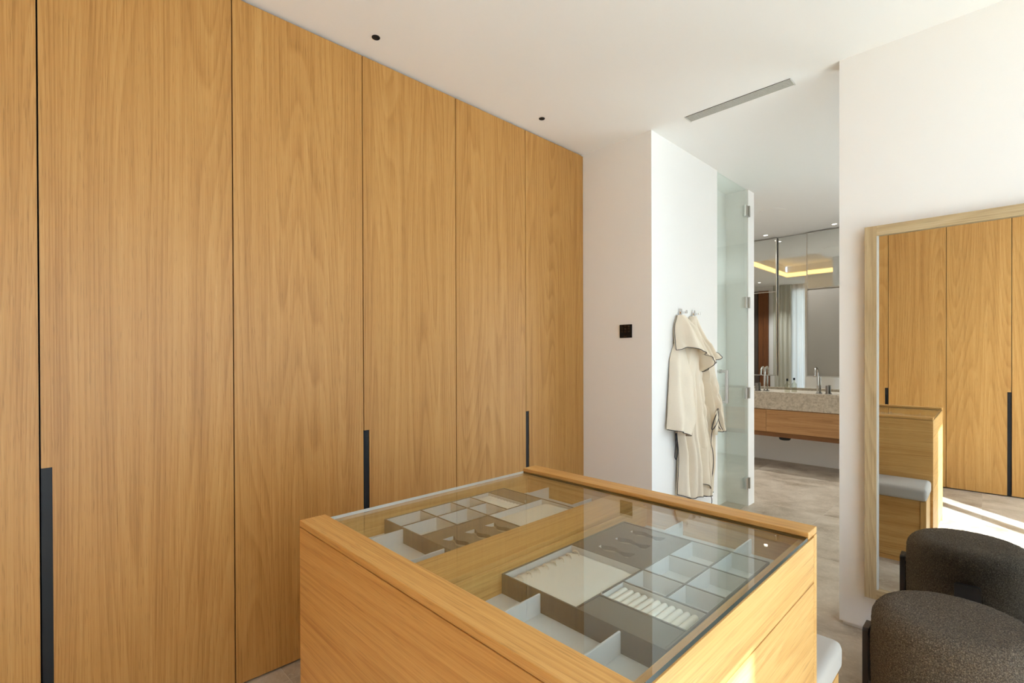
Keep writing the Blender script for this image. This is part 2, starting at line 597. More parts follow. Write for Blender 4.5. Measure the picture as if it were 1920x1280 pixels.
for i in range(2):
    box('plank', TEAKZ, wp, 1.853, 1.89, 3.572 + i * .098, 3.666 + i * .098, 0, 2.62)
tag(box('dark_wall_panel', BROWN, None, 1.853, 1.885, 3.775, 4.30, .0, 2.62, .003), 'dark brown wall panel at the far left of the bathroom mirror reflection', 'wall panel')

# ------------------------------------------------------------------ fitted wardrobes
def wardrobe(label, seams, handles, axis, face, depth, zt=H - .012, end_panel=None):
    """seams: coordinates along the run of the door joints; handles: seam -> +1/-1 side the pull lies on"""
    a0, a1 = seams[0], seams[-1]
    if axis == 'x':
        loc = ((a0 + a1) / 2, face + depth / 2, 0)
        bb = lambda s0, s1, d0, d1, z0, z1: (s0, s1, face + d0, face + d1, z0, z1)
    else:
        loc = (face - depth / 2, (a0 + a1) / 2, 0)
        bb = lambda s0, s1, d0, d1, z0, z1: (face - d1, face - d0, s0, s1, z0, z1)
    wdr = thing('wardrobe', label, 'wardrobe', loc, 'floor to ceiling oak wardrobes')
    boxes('carcass', BLACKM, wdr, [bb(a0 + .001, a1 - .001, .045, depth, .006, zt + .008), bb(a0 + .001, a1 - .001, .03, .045, .004, .02)])
    g = .0022
    HW, HZ = .026, .950
    for s0, s1 in zip(seams[:-1], seams[1:]):
        L0, L1 = s0 + g, s1 - g
        cut = None
        for s, side in handles.items():
            if abs(s - s0) < 1e-4 and side > 0: cut = (L0, L0 + HW)
            if abs(s - s1) < 1e-4 and side < 0: cut = (L1 - HW, L1)
        bm = bmesh.new()
        if cut is None:
            add_box(bm, *bb(L0, L1, 0, .022, .010, zt))
        else:
            # door leaf notched for the recessed pull: an L shaped outline extruded through the thickness
            lo = abs(cut[0] - L0) < 1e-6
            if lo: outl = [(L0 + HW, .010), (L1, .010), (L1, zt), (L0, zt), (L0, HZ), (L0 + HW, HZ)]
            else: outl = [(L0, .010), (L1 - HW, .010), (L1 - HW, HZ), (L1, HZ), (L1, zt), (L0, zt)]
            def P(s, z, d):
                return (s, face + d, z) if axis == 'x' else (face - d, s, z)
            f0 = [bm.verts.new(P(s, z, 0)) for s, z in outl]
            f1 = [bm.verts.new(P(s, z, .022)) for s, z in outl]
            bm.faces.new(f0)
            bm.faces.new(list(reversed(f1)))
            for i in range(6):
                j = (i + 1) % 6
                bm.faces.new((f0[i], f0[j], f1[j], f1[i]))
        c = Vector(((L0 + L1) / 2, face, 0)) if axis == 'x' else Vector((face, (L0 + L1) / 2, 0))
        bmesh.ops.translate(bm, verts=bm.verts[:], vec=-c)
        dr = link('door', mesh_of('door', bm, OAKZ), wdr, c - wdr.location)
        if cut is not None:
            h = boxes('handle', BLACK, dr, [bb(cut[0], cut[1], .004, .022, .010, HZ)])
            tag(h, 'full length black recessed door pull')
    if end_panel:
        box('end_panel', OAKZ, wdr, *bb(end_panel[0], end_panel[1], .004, .03, .004, zt))
    return wdr
s1, pitch = .0098, .5455
sm = [s1 + pitch * i for i in range(6)]
sm[5] = 2.745
wardrobe('tall oak wardrobe at the far left edge of the photo', [-.806, -.54, s1], {-.54: 1}, 'x', D, .505)
wardrobe('tall oak wardrobe with the nearest long black pull at its left', [s1, sm[1], sm[2]], {s1: 1}, 'x', D, .505)
wardrobe('tall oak wardrobe behind the island with black pull on the middle seam', [sm[2], sm[3], sm[4]], {sm[2]: 1}, 'x', D, .505)
wardrobe('narrow single door oak wardrobe next to the white return wall', [sm[4], 2.752], {sm[4]: 1}, 'x', D, .505, end_panel=(2.754, 2.779))
XBK = -.813
wardrobe('oak wardrobe seen leftmost in the standing mirror reflection', [.822, 1.266, 1.70], {.822: 1}, 'y', XBK, .58)
wardrobe('oak wardrobe seen mid mirror, between the two black pulls', [-.068, .375, .822], {-.068: 1}, 'y', XBK, .58)
wardrobe('oak wardrobe seen at the right edge of the mirror', [-.955, -.515, -.068], {}, 'y', XBK, .58)
tag(box('filler_panel', OAKZ, None, XBK - .03, XBK, 1.702, D - .002, .004, H - .012), 'plain oak filler panel in the corner between the two wardrobe runs', 'panel')

# ------------------------------------------------------------------ display island
s = 1.0895
def K(x, y, z):
    return (x * s, y * s, 1.3 - (1.3 - z) * s)
IX0, IX1 = .4368 * s, 1.2365 * s
IY0, IY1 = .3048 * s, 1.1545 * s
ZT = 1.3 - .38 * s
ZG = 1.3 - .39 * s                 # top of the glass
ZR = ZG - .0085                    # top of the wooden rim the glass rests on
RW = .0606 * s
ISL = thing('display_island', 'square oak dressing island with a glass top over jewellery trays', 'dressing island', ((IX0 + IX1) / 2, (IY0 + IY1) / 2, 0))
PT = .022
ZD = 1.3 - (1.3 - .842) * s        # drawer floor
ZS1, ZS2, ZB = .757, .415, .072
# end panels with the proud rails on top
for nm, xa, xb, xra, xrb in (('n', IX0, IX0 + PT, IX0, IX0 + RW), ('f', IX1 - PT, IX1, IX1 - RW, IX1)):
    box('end_panel', ISLY, ISL, xa, xb, IY0, IY1, .012, ZT - .0178, .0008)
    box('rail', ISLY, ISL, xra, xrb, IY0, IY1, ZT - .016, ZT, .0018)
# inner case
box('case', ISLX, ISL, IX0 + PT, IX1 - PT, IY0 + .022, IY1 - .022, .05, ZS1 - .02)
box('inner_end', ISLY, ISL, IX0 + PT, IX0 + RW, IY0 + .022, IY1 - .022, ZS1 - .02, ZR)
box('inner_end', ISLY, ISL, IX1 - RW, IX1 - PT, IY0 + .022, IY1 - .022, ZS1 - .02, ZR)
box('plinth', ISLX, ISL, IX0 + .03, IX1 - .03, IY0 + .03, IY1 - .03, 0, .05)
YB0, YB1 = .690 * s, .804 * s
box('centre_bar', ISLX, ISL, IX0 + RW, IX1 - RW, YB0 + .009, YB1 - .002, ZR - .022, ZR, .0008)
boxes('bar_web', BLACKM, ISL, [(IX0 + RW, IX1 - RW, YB0 + .006, YB1 - .002, ZS1 - .02, ZR - .024)])
box('drawer_back', ISLX, ISL, IX0 + RW, IX1 - RW, YB0 - .001, YB0 + .005, ZS1 - .01, ZR - .009, .0006)
# drawers on both long sides
def drawer(y_face, y_in, z0, z1, floor_z=None):
    sgn = 1 if y_in > y_face else -1
    d = box('drawer_front', ISLX, ISL, IX0 + PT + .0015, IX1 - PT - .0015, y_face, y_face + sgn * .022, z0 + .0015, z1 - .0015, .0008)
    return d
for yf, yi in ((IY0, YB0), (IY1, YB1)):
    drawer(yf, yi, ZS1, ZR)
    drawer(yf, yi, ZS2, ZS1)
    drawer(yf, yi, ZB, ZS2)
# drawer trays' lined floors
XA, XC = IX0 + RW, IX1 - RW
box('drawer_floor', LINER, ISL, XA, XC, IY0 + .022, YB0 - .002, ZD - .012, ZD)
box('drawer_floor', LINER, ISL, XA, XC, YB1 - .004, IY1 - .022, ZD - .012, ZD)
# glass top
bm = bmesh.new()
gv, gf = add_box(bm, XA, XC, IY0 + .002, IY1 - .001, ZR + .0002, ZG)
bmesh.ops.translate(bm, verts=bm.verts[:], vec=-ISL.location)
bmesh.ops.recalc_face_normals(bm, faces=bm.faces[:])
for f in bm.faces:
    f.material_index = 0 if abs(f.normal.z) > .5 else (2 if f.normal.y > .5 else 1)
link('glass_top', mesh_of('glass_top', bm, [TOPGLASS, EDGEGLASS, EDGELIGHT]), ISL)

# lift-out jewellery trays; layout measured on the right one, the left one is the same tray turned half round
ZTT = 1.3 - .42 * s                # tray rim
ZP = 1.3 - (1.3 - .873) * s
def build_tray(label, turn):
    X0, X1, Y0, Y1 = .641, 1.063, .345, .6885
    if turn:
        cy2, cx2 = .345 + 1.130, .641 + 1.063
        f = lambda x, y: ((cx2 - x) * s, (cy2 - y) * s)
    else:
        f = lambda x, y: (x * s, y * s)
    c = f((X0 + X1) / 2, (Y0 + Y1) / 2)
    T = thing('jewellery_tray', label, 'tray', (c[0], c[1], ZD))
    def B(name, m, x0, x1, y0, y1, z0, z1, par=T, bev=0):
        a, b = f(x0, y0), f(x1, y1)
        return box(name, m, par, min(a[0], b[0]), max(a[0], b[0]), min(a[1], b[1]), max(a[1], b[1]), z0, z1, bev)
    t = .0035
    ym = .507
    B('base', TAUPE, X0, X1, Y0, Y1, ZD, ZD + .004)
    # outer walls and partitions
    B('side_wall', TAUPE, X0, X0 + t, Y0, Y1, ZD + .004, ZTT, bev=.0006)
    B('side_wall', TAUPE, X1 - t, X1, Y0, Y1, ZD + .004, ZTT, bev=.0006)
    B('side_wall', TAUPE, X0 + t, X1 - t, Y0, Y0 + t, ZD + .004, ZTT, bev=.0006)
    B('side_wall', TAUPE, X0 + t, X1 - t, Y1 - t, Y1, ZD + .004, ZTT, bev=.0006)
    B('partition', TAUPE, X0 + t, X1 - t, ym, ym + t, ZD + .004, ZTT, bev=.0006)
    B('partition', TAUPE, .8505, .8505 + t, ym + t, Y1 - t, ZD + .004, ZTT, bev=.0006)
    for xx in (.7065, .7795, .850, .9525):
        B('partition', TAUPE, xx, xx + t, Y0 + t, ym, ZD + .004, ZTT, bev=.0006)
    for xa, xb in ((.783, .850), (.8535, .9525), (.956, X1 - t)):
        B('partition', TAUPE, xa, xb, .420, .420 + t, ZD + .004, ZTT, bev=.0006)
    # velvet linings of the compartments (floor and the upstands that catch the light)
    def lining(x0, x1, y0, y1, m=LINER):
        e = .0004
        q = .0012
        bm = bmesh.new()
        zz = ZTT - .0016
        a, b = f(x0, y0), f(x1, y1)
        xa, xb = sorted((a[0], b[0]))
        ya, yb = sorted((a[1], b[1]))
        xa += e; xb -= e; ya += e; yb -= e
        add_box(bm, xa, xb, ya, yb, ZD + .0042, ZD + .0055)
        add_box(bm, xa, xa + q, ya, yb, ZD + .0056, zz)
        add_box(bm, xb - q, xb, ya, yb, ZD + .0056, zz)
        add_box(bm, xa + q, xb - q, ya, ya + q, ZD + .0056, zz)
        add_box(bm, xa + q, xb - q, yb - q, yb, ZD + .0056, zz)
        bmesh.ops.translate(bm, verts=bm.verts[:], vec=-T.location)
        return link('lining', mesh_of('lining', bm, m), T)
    for xa, xb in ((.783, .850), (.8535, .9525), (.956, X1 - t)):
        lining(xa, xb, Y0 + t, .420)
        lining(xa, xb, .420 + t, ym)
    # flat leather lid
    B('lid', TAUPE, X0 + t + .0008, .7065 - .0008, Y0 + t + .0008, ym - .0008, ZTT - .008, ZTT - .001, bev=.0008)
    # ring rolls
    lining(.710, .7795, Y0 + t, ym)
    n = 11
    w_ = (ym - Y0 - t - .012) / n
    for k in range(n):
        bm = bmesh.new()
        yc = Y0 + t + .010 + (k + .5) * w_
        a, b = f(.7125, yc), f(.777, yc)
        r_ = w_ * s * .46
        zc = ZTT - .0135
        L_ = [(a[0] + (b[0] - a[0]) * q, a[1], zc) for q in (0, .03, .10, .9, .97, 1)]
        add_tube(bm, L_, [r_ * .55, r_ * .86, r_, r_, r_ * .86, r_ * .55], 14)
        bmesh.ops.translate(bm, verts=bm.verts[:], vec=-T.location)
        link('ring_roll', mesh_of('ring_roll', bm, CREAM, True), T)
    # necklace pad: cushion that rolls down at the far edge, with loops
    lining(X0 + t, .8505, ym + t, Y1 - t)
    bm = bmesh.new()
    x0, x1, y0, y1 = X0 + t + .003, .8505 - .003, ym + t + .003, Y1 - t - .012
    nx, ny = 14, 18
    g = []
    for i in range(nx + 1):
        row = []
        for j in range(ny + 1):
            u_, v_ = i / nx, j / ny
            x = x0 + (x1 - x0) * u_
            y = y0 + (y1 - y0) * v_
            drop = .0075 + .010 * max(0, (.22 - v_) / .22) ** 2 + .008 * max(0, (u_ - .86) / .14) ** 2 + .002 * max(0, (v_ - .92) / .08)
            p = f(x, y)
            row.append(bm.verts.new((p[0], p[1], ZTT - drop)))
        g.append(row)
    for i in range(nx):
        for j in range(ny):
            bm.faces.new((g[i][j], g[i + 1][j], g[i + 1][j + 1], g[i][j + 1]))
    # skirt
    rim = [g[i][0] for i in range(nx + 1)] + [g[nx][j] for j in range(1, ny + 1)] + [g[i][ny] for i in range(nx - 1, -1, -1)] + [g[0][j] for j in range(ny - 1, 0, -1)]
    low = [bm.verts.new((v.co.x, v.co.y, ZD + .006)) for v in rim]
    for i in range(len(rim)):
        j = (i + 1) % len(rim)
        bm.faces.new((rim[i], rim[j], low[j], low[i]))
    bmesh.ops.translate(bm, verts=bm.verts[:], vec=-T.location)
    link('necklace_pad', mesh_of('necklace_pad', bm, CREAM, True), T)
    for k in range(8):
        bm = bmesh.new()
        x = X0 + .016 + k * .0243
        y = Y1 - .022
        L_ = []
        for q in range(7):
            an = PI * q / 6
            p = f(x + .0075 * math.cos(an * .5), y - .010 + .010 * math.cos(an))
            L_.append((p[0], p[1], ZTT - .0075 + .0052 * math.sin(an)))
        add_tube(bm, L_, [.0032 - .0022 * q / 6 for q in range(7)], 8)
        bmesh.ops.translate(bm, verts=bm.verts[:], vec=-T.location)
        link('necklace_loop', mesh_of('necklace_loop', bm, CREAM, True), T)
    # watch / glasses bed: leather panel with three shaped cut-outs
    xa, xb, ya, yb = .8505 + t + .0008, X1 - t - .0008, ym + t + .0008, Y1 - t - .0008
    def cut(xc):
        o = []
        y0_, y1_ = .560, .640
        left, right = [], []
        for q in range(13):
            v_ = q / 12
            wv = .0105 + .005 * math.cos(2 * PI * v_ * 1.5)
            yy = y0_ + (y1_ - y0_) * v_
            left.append((xc - wv, yy))
            right.append((xc + wv, yy))
        return right + left[::-1]          # counter-clockwise in x,y
    holes = [cut(xc) for xc in (.893, .957, 1.021)]
    bm = bmesh.new()
    zt_, zb_ = ZTT - .002, ZTT - .0115
    xs = [xa] + [.925, .989] + [xb]
    for hi, hole in enumerate(holes):
        x0_, x1_ = xs[hi], xs[hi + 1]
        n_ = 13
        R_ = hole[:n_]
        Lr = hole[n_:][::-1]
        # right half, left half, bottom and top as quads between hole and cell
        def V(x, y, z):
            p = f(x, y)
            return bm.verts.new((p[0], p[1], z))
        for side, edge in ((R_, x1_), (Lr, x0_)):
            pr_ = None
            for (hx, hy) in side:
                cur = (V(hx, hy, zt_), V(edge, hy, zt_), V(hx, hy, zb_))
                if pr_:
                    bm.faces.new((pr_[0], pr_[1], cur[1], cur[0]))
                    bm.faces.new((pr_[0], cur[0], cur[2], pr_[2]))
                pr_ = cur
        for yy, ye, i_ in ((R_[0][1], ya, 0), (R_[-1][1], yb, -1)):
            a = [V(x0_, yy, zt_), V(Lr[i_][0], yy, zt_), V(R_[i_][0], yy, zt_), V(x1_, yy, zt_)]
            b = [V(x0_, ye, zt_), V(x0_ * .5 + x1_ * .5, ye, zt_), V(x1_, ye, zt_)]
            bm.faces.new((a[0], a[1], b[1], b[0]))
            bm.faces.new((a[1], a[2], b[1]))
            bm.faces.new((a[2], a[3], b[2], b[1]))
            c1, c2 = V(Lr[i_][0], yy, zb_), V(R_[i_][0], yy, zb_)
            bm.faces.new((a[1], a[2], c2, c1)).material_index = 1
    bmesh.ops.remove_doubles(bm, verts=bm.verts[:], dist=1e-6)
    bmesh.ops.translate(bm, verts=bm.verts[:], vec=-T.location)
    link('watch_bed', mesh_of('watch_bed', bm, [TAUPE, LINER]), T)
    bm = bmesh.new()
    a, b = f(xa, ya), f(xb, yb)
    add_box(bm, a[0], b[0], a[1], b[1], zb_ - .004, zb_ - .001)
    bmesh.ops.translate(bm, verts=bm.verts[:], vec=-T.location)
    link('watch_bed_lining', mesh_of('watch_bed_lining', bm, TAUPEL), T)
    # tiny pull tab in front of the lid
    p = f(.7060, .503)
    bm = bmesh.new()
    add_lathe(bm, [(0, 0), (.0022, 0), (.0022, .004), (.0008, .009), (0, .0095)], 10, (p[0], p[1], ZTT - .001))
    bmesh.ops.translate(bm, verts=bm.verts[:], vec=-T.location)
    link('pull_tab', mesh_of('pull_tab', bm, STEEL, True), T)
    return T
build_tray('taupe jewellery tray under the glass on the sunlit drawer side', False)
build_tray('taupe jewellery tray under the glass on the wardrobe side', True)
# thin upright divider plates at both ends of each drawer
ZDV = 1.3 - (1.3 - .877) * s
lab = {(0, 0): 'grey divider plate nearest the camera, near end of the sunlit side compartment',
       (0, 1): 'grey divider plate beside the centre bar, near end of the sunlit side',
       (1, 0): 'grey divider plate near the sunlit drawer front, far end of the compartment',
       (1, 1): 'grey divider plate beside the centre bar, far end of the sunlit side'}
for ei, (xa, xb) in enumerate((((IX0 + RW) / s + .001, .640), (1.064, (IX1 - RW) / s - .001))):
    for yi, y in enumerate((.422, .588)):
        tag(box('drawer_divider', LINER, None, xa * s, xb * s, y * s - .002, y * s + .002, ZD, ZDV, .0006), lab[(ei, yi)], 'divider')
lab = {(0, 0): 'grey divider plate next to the centre bar, near end of the wardrobe side compartment',
       (0, 1): 'grey divider plate at the near left corner of the wardrobe side compartment',
       (1, 0): 'grey divider plate next to the centre bar, far end of the wardrobe side',
       (1, 1): 'grey divider plate at the far left corner under the glass'}
for ei, (xa, xb) in enumerate((((IX0 + RW) / s + .001, .640), (1.064, (IX1 - RW) / s - .001))):
    for yi, y in enumerate((.872, 1.040)):
        tag(box('drawer_divider', LINER, None, xa * s, xb * s, y * s - .002, y * s + .002, ZD, ZDV, .0006), lab[(ei, yi)], 'divider')

# ------------------------------------------------------------------ bench behind the island
BXA, BXB = IX1 + .001, 1.622
BY0, BY1 = .346, IY1
BN = thing('bench', 'low oak bench built against the far side of the island', 'bench', ((BXA + BXB) / 2, (BY0 + BY1) / 2, 0))
box('end_panel', ISLZ, BN, BXA, BXB, BY0, BY0 + .028, .004, .398, .001)
box('end_panel', ISLZ, BN, BXA, BXB, BY1 - .028, BY1, .004, .398, .001)
box('front_panel', ISLY, BN, BXB - .024, BXB - .004, BY0 + .029, BY1 - .029, .030, .398, .001)
box('plinth', ISLY, BN, BXB - .030, BXB - .008, BY0 + .029, BY1 - .029, 0, .028)
box('seat_board', ISLY, BN, BXA, BXB - .002, BY0 + .002, BY1 - .002, .3985, .402)
bm = bmesh.new()
add_box(bm, BXA + .002, 1.650, BY0 - .006, BY1, .4025, .482)
bmesh.ops.bevel(bm, geom=bm.edges[:], offset=.021, segments=5, affect='EDGES', profile=.5)
for v in bm.verts:
    if v.co.z > .46:
        q = min(1, min(v.co.x - BXA, 1.65 - v.co.x, v.co.y - BY0 + .006, BY1 - v.co.y) / .09)
        v.co.z += .006 * q
c = Vector((1.5, .8, .4025))
bmesh.ops.translate(bm, verts=bm.verts[:], vec=-c)
tag(link('bench_cushion', mesh_of('bench_cushion', bm, SEATM, True), None, c), 'soft light grey upholstered cushion lying on the oak bench', 'cushion')

# ------------------------------------------------------------------ round boucle pouf
PC = (2.275, .14)
PR, PTOP = .236, .402
PF = thing('pouf', 'round dark brown boucle pouf in front of the standing mirror', 'pouf', (PC[0], PC[1], 0))
prof = []
zb = .055
for i in range(9):
    a = PI / 2 * i / 8
    prof.append((PR - .02 + .02 * math.sin(a), zb + .02 - .02 * math.cos(a)))
for i in range(1, 26):
    prof.append((PR + .003 * math.sin(PI * i / 26), zb + .02 + (PTOP - .075 - zb - .02) * i / 26))
for i in range(0, 19):
    a = PI / 2 * i / 18
    prof.append((PR - .075 + .075 * math.cos(a), PTOP - .075 + .070 * math.sin(a)))
for i in range(1, 20):
    prof.append(((PR - .075) * (1 - i / 20), PTOP - .005 + .005 * math.sin(PI / 2 * i / 20)))
prof = [(0, zb)] + [(PR * .3, zb), (PR * .7, zb)] + prof + [(0, PTOP)]
bm = bmesh.new()
add_lathe(bm, prof, 300)
bmesh.ops.recalc_face_normals(bm, faces=bm.faces[:])
bm.normal_update()
for v in bm.verts:
    nv = noise.noise(v.co * 110) * .0022 + noise.noise(v.co * 260) * .0018
    v.co += v.normal * nv
link('cushion_body', mesh_of('cushion_body', bm, BOUCLE, True), PF)
for ang in (0, 90, 240):
    bm = bmesh.new()
    # flat leg plate with rounded top corners, standing against the body
    hw, zt_, rr = .044, .268, .012
    prof2 = [(-hw, 0), (hw, 0), (hw, zt_ - rr)]
    prof2 += [(hw - rr + rr * math.cos(PI / 2 * i / 4), zt_ - rr + rr * math.sin(PI / 2 * i / 4)) for i in range(1, 5)]
    prof2 += [(-hw + rr - rr * math.sin(PI / 2 * i / 4), zt_ - rr + rr * math.cos(PI / 2 * i / 4)) for i in range(0, 5)]
    f0 = [bm.verts.new((PR + .006, y, z)) for y, z in prof2]
    f1 = [bm.verts.new((PR + .024, y, z)) for y, z in prof2]
    bm.faces.new(f0)
    bm.faces.new(list(reversed(f1)))
    for i in range(len(prof2)):
        j = (i + 1) % len(prof2)
        bm.faces.new((f0[i], f0[j], f1[j], f1[i]))
    bmesh.ops.rotate(bm, verts=bm.verts[:], cent=(0, 0, 0), matrix=Matrix.Rotation(math.radians(ang), 3, 'Z'))
    lg = link('leg', mesh_of('leg', bm, DARKLEG), PF)
    bm = bmesh.new()
    add_box(bm, PR - .02, PR + .010, -.03, .03, .07, .24)
    bmesh.ops.rotate(bm, verts=bm.verts[:], cent=(0, 0, 0), matrix=Matrix.Rotation(math.radians(ang), 3, 'Z'))
    link('bracket', mesh_of('bracket', bm, DARKLEG), lg)

# ------------------------------------------------------------------ framed mirror on the right-hand wall
MY0, MY1, MZ0, MZ1 = -.52, .482, .183, 1.880
MA = .012
MR = thing('framed_mirror', 'tall mirror in a pale oak frame on the white wall', 'mirror', (2.755, (MY0 + MY1) / 2, MZ0))
fwid = .045
XF0, XF1 = 2.738, 2.772
box('frame_side', PALEZ, MR, XF0, XF1, MY1 - fwid, MY1, MZ0, MZ1, .001)
box('frame_side', PALEZ, MR, XF0, XF1, MY0, MY0 + fwid, MZ0, MZ1, .001)
box('frame_top', PALEY, MR, XF0, XF1, MY0 + fwid, MY1 - fwid, MZ1 - fwid, MZ1, .001)
box('frame_bottom', PALEY, MR, XF0, XF1, MY0 + fwid, MY1 - fwid, MZ0, MZ0 + fwid, .001)
for b_ in ((2.744, 2.7515, MY1 - fwid - .006, MY1 - fwid, MZ0 + fwid, MZ1 - fwid), (2.744, 2.7515, MY0 + fwid, MY0 + fwid + .006, MZ0 + fwid, MZ1 - fwid)):
    box('inner_bead', VENTM, MR, *b_)
g = box('mirror_glass', MIRROR, MR, 2.752, 2.757, MY0 + fwid - .003, MY1 - fwid + .003, MZ0 + fwid - .003, MZ1 - fwid + .003)
MR.rotation_euler = (0, 0, MA)

# ------------------------------------------------------------------ switch, downlights, vent
SW = thing('keypad_switch', 'small square black keypad on the return wall', 'wall switch', (XW, 1.7785, 1.411))
box('plate', BLACK, SW, XW - .009, XW, 1.733, 1.824, 1.411, 1.498, .002)
for a in range(3):
    for b in range(3):
        box('button', GLASSB, SW, XW - .0105, XW - .009, 1.745 + a * .026, 1.760 + a * .026, 1.446 + b * .017, 1.457 + b * .017, .0004)
box('button', GLASSB, SW, XW - .0105, XW - .009, 1.768, 1.790, 1.416, 1.424, .0004)

def downlight(x, y, r, ring, lens, label, grp, watts=75):
    d = thing('downlight', label, 'downlight', (x, y, H - .002), grp)
    bm = bmesh.new()
    add_lathe(bm, [(r, 0), (r, .0018), (r * .80, .0018), (r * .80, -.0005), (r * .94, -.0012), (r, 0)], 28)
    link('ring', mesh_of('ring', bm, ring, True), d)
    bm = bmesh.new()
    add_lathe(bm, [(0, -.0002), (r * .8, -.0002), (r * .8, .0015), (0, .0015)], 28)
    link('lens', mesh_of('lens', bm, lens), d)
    bm = bmesh.new()
    add_lathe(bm, [(0, -.0020), (r * .25, -.0016), (r * .3, -.0004), (0, -.0003)], 14)
    link('reflector', mesh_of('reflector', bm, GLASSB if lens is not LAMP else LAMP), d)
    if lens is LAMP:
        ld = bpy.data.lights.new('downlight_beam', 'SPOT')
        ld.energy = watts
        ld.color = (.95, .98, 1)
        ld.spot_size = math.radians(110)
        ld.spot_blend = .8
        ld.shadow_soft_size = .03
        lo = bpy.data.objects.new('downlight_beam', ld)
        COL.objects.link(lo)
        lo.parent = d
        lo.location = (0, 0, -.02)
    return d
downlight(1.091, 1.977, .018, BLACK, BLACKM, 'small black recessed downlight nearer the camera, beside the wardrobe tops', 'black downlights')
downlight(2.174, 1.969, .018, BLACK, BLACKM, 'small black recessed downlight farther away, near the last wardrobe door', 'black downlights')
downlight(6.206, 2.059, .028, WHITE, LAMP, 'lit white downlight over the vanity, left of the two', 'lit downlights')
downlight(6.217, 1.365, .028, WHITE, LAMP, 'lit white downlight over the vanity, right of the two', 'lit downlights')
downlight(3.80, 1.715, .028, WHITE, LAMP, 'unseen fill downlight added inside the glass fronted cubicle', 'lit downlights', 5)  # added out of sight to brighten the space behind the glass door
for x_, y_, l_ in ((4.2, 3.3, 'added fill downlight deep in the bathroom, nearer the vanity'), (2.6, 3.5, 'added fill downlight deep in the bathroom, nearer the drape'), (5.6, 3.6, 'added fill downlight in the bathroom corner past the vanity')):  # lamps added to lift the dark bathroom and its mirror reflection
    downlight(x_, y_, .028, WHITE, LAMP, l_, 'lit downlights')
bm = bmesh.new()
add_lathe(bm, [(0, 0), (.112, 0), (.115, .003), (.118, .0045), (0, .0045)], 40)
tag(link('access_panel', mesh_of('access_panel', bm, CEILM), None, (5.215, 1.672, H - .004)), 'round flush white panel in the bathroom ceiling', 'ceiling panel')

VT = thing('ceiling_vent', 'long slotted air vent in the ceiling before the passage', 'vent', (2.812, 1.084, H - .003))
vx0, vx1, vy0, vy1 = 2.772, 2.852, .800, 1.369
box('backing', BLACKM, VT, vx0, vx1, vy0, vy1, H - .0015, H - .0008)
boxes('vent_frame', VENTM, VT, [(vx0, vx1, vy0, vy0 + .004, H - .006, H - .0016), (vx0, vx1, vy1 - .004, vy1, H - .006, H - .0016)])
n = 8
for i in range(n):
    p = (vx1 - vx0) / n
    box('slat', VENTM, VT, vx0 + i * p + .0034, vx0 + (i + 1) * p - .0010, vy0 + .004, vy1 - .004, H - .0034, H - .0016)

# ------------------------------------------------------------------ glass door
GD = thing('glass_door', 'floor to ceiling clear green tinted glass door', 'glass door', ((XG0 + XG1) / 2, YR, 0))
box('pane', DOORGLASS, GD, XG0 + .002, XG1 - .012, YR + .004, YR + .014, .008, H - .006)
for z in (2.517, 1.741, .972, .202):
    h = boxes('hinge', STEEL, GD, [(XG1 - .075, XG1 - .002, YR - .012, YR + .0035, z - .047, z + .047)], .002)
    boxes('knuckle', STEEL, h, [(XG1 - .020, XG1 - .001, YR - .020, YR - .0125, z - .047, z + .047)], .002)
HD = boxes('handle', STEEL, GD, [(3.792, 3.812, YR - .060, YR - .042, .925, 1.180), (3.792, 3.812, YR - .042, YR + .003, 1.160, 1.180), (3.792, 3.812, YR - .042, YR + .003, .925, .945)], .0015)
boxes('handle', STEEL, GD, [(3.792, 3.812, YR + .060, YR + .078, .925, 1.180), (3.792, 3.812, YR + .015, YR + .060, 1.160, 1.180), (3.792, 3.812, YR + .015, YR + .060, .925, .945)], .0015)
for z in (1.170, .935):
    bm = bmesh.new()
    add_tube(bm, [(3.802, YR - .010, z), (3.802, YR + .0035, z)], .016, 16)
    bmesh.ops.translate(bm, verts=bm.verts[:], vec=-org(HD))
    link('washer', mesh_of('washer', bm, CHROME), HD)

# ------------------------------------------------------------------ robes
def interp(poly, t):
    """point at arc-length fraction t of a polyline, smoothed"""
    n = len(poly)
    ds = [0]
    for a, b in zip(poly[:-1], poly[1:]):
        ds.append(ds[-1] + math.hypot(b[0] - a[0], b[1] - a[1]))
    L_ = t * ds[-1]
    for i in range(n - 1):
        if L_ <= ds[i + 1] + 1e-9:
            q = (L_ - ds[i]) / max(1e-9, ds[i + 1] - ds[i])
            p0, p1, p2, p3 = poly[max(i - 1, 0)], poly[i], poly[i + 1], poly[min(i + 2, n - 1)]
            def cr_(a, b, c_, d):
                return .5 * ((2 * b) + (-a + c_) * q + (2 * a - 5 * b + 4 * c_ - d) * q * q + (-a + 3 * b - 3 * c_ + d) * q ** 3)
            return (cr_(p0[0], p1[0], p2[0], p3[0]), cr_(p0[1], p1[1], p2[1], p3[1]))
    return poly[-1]

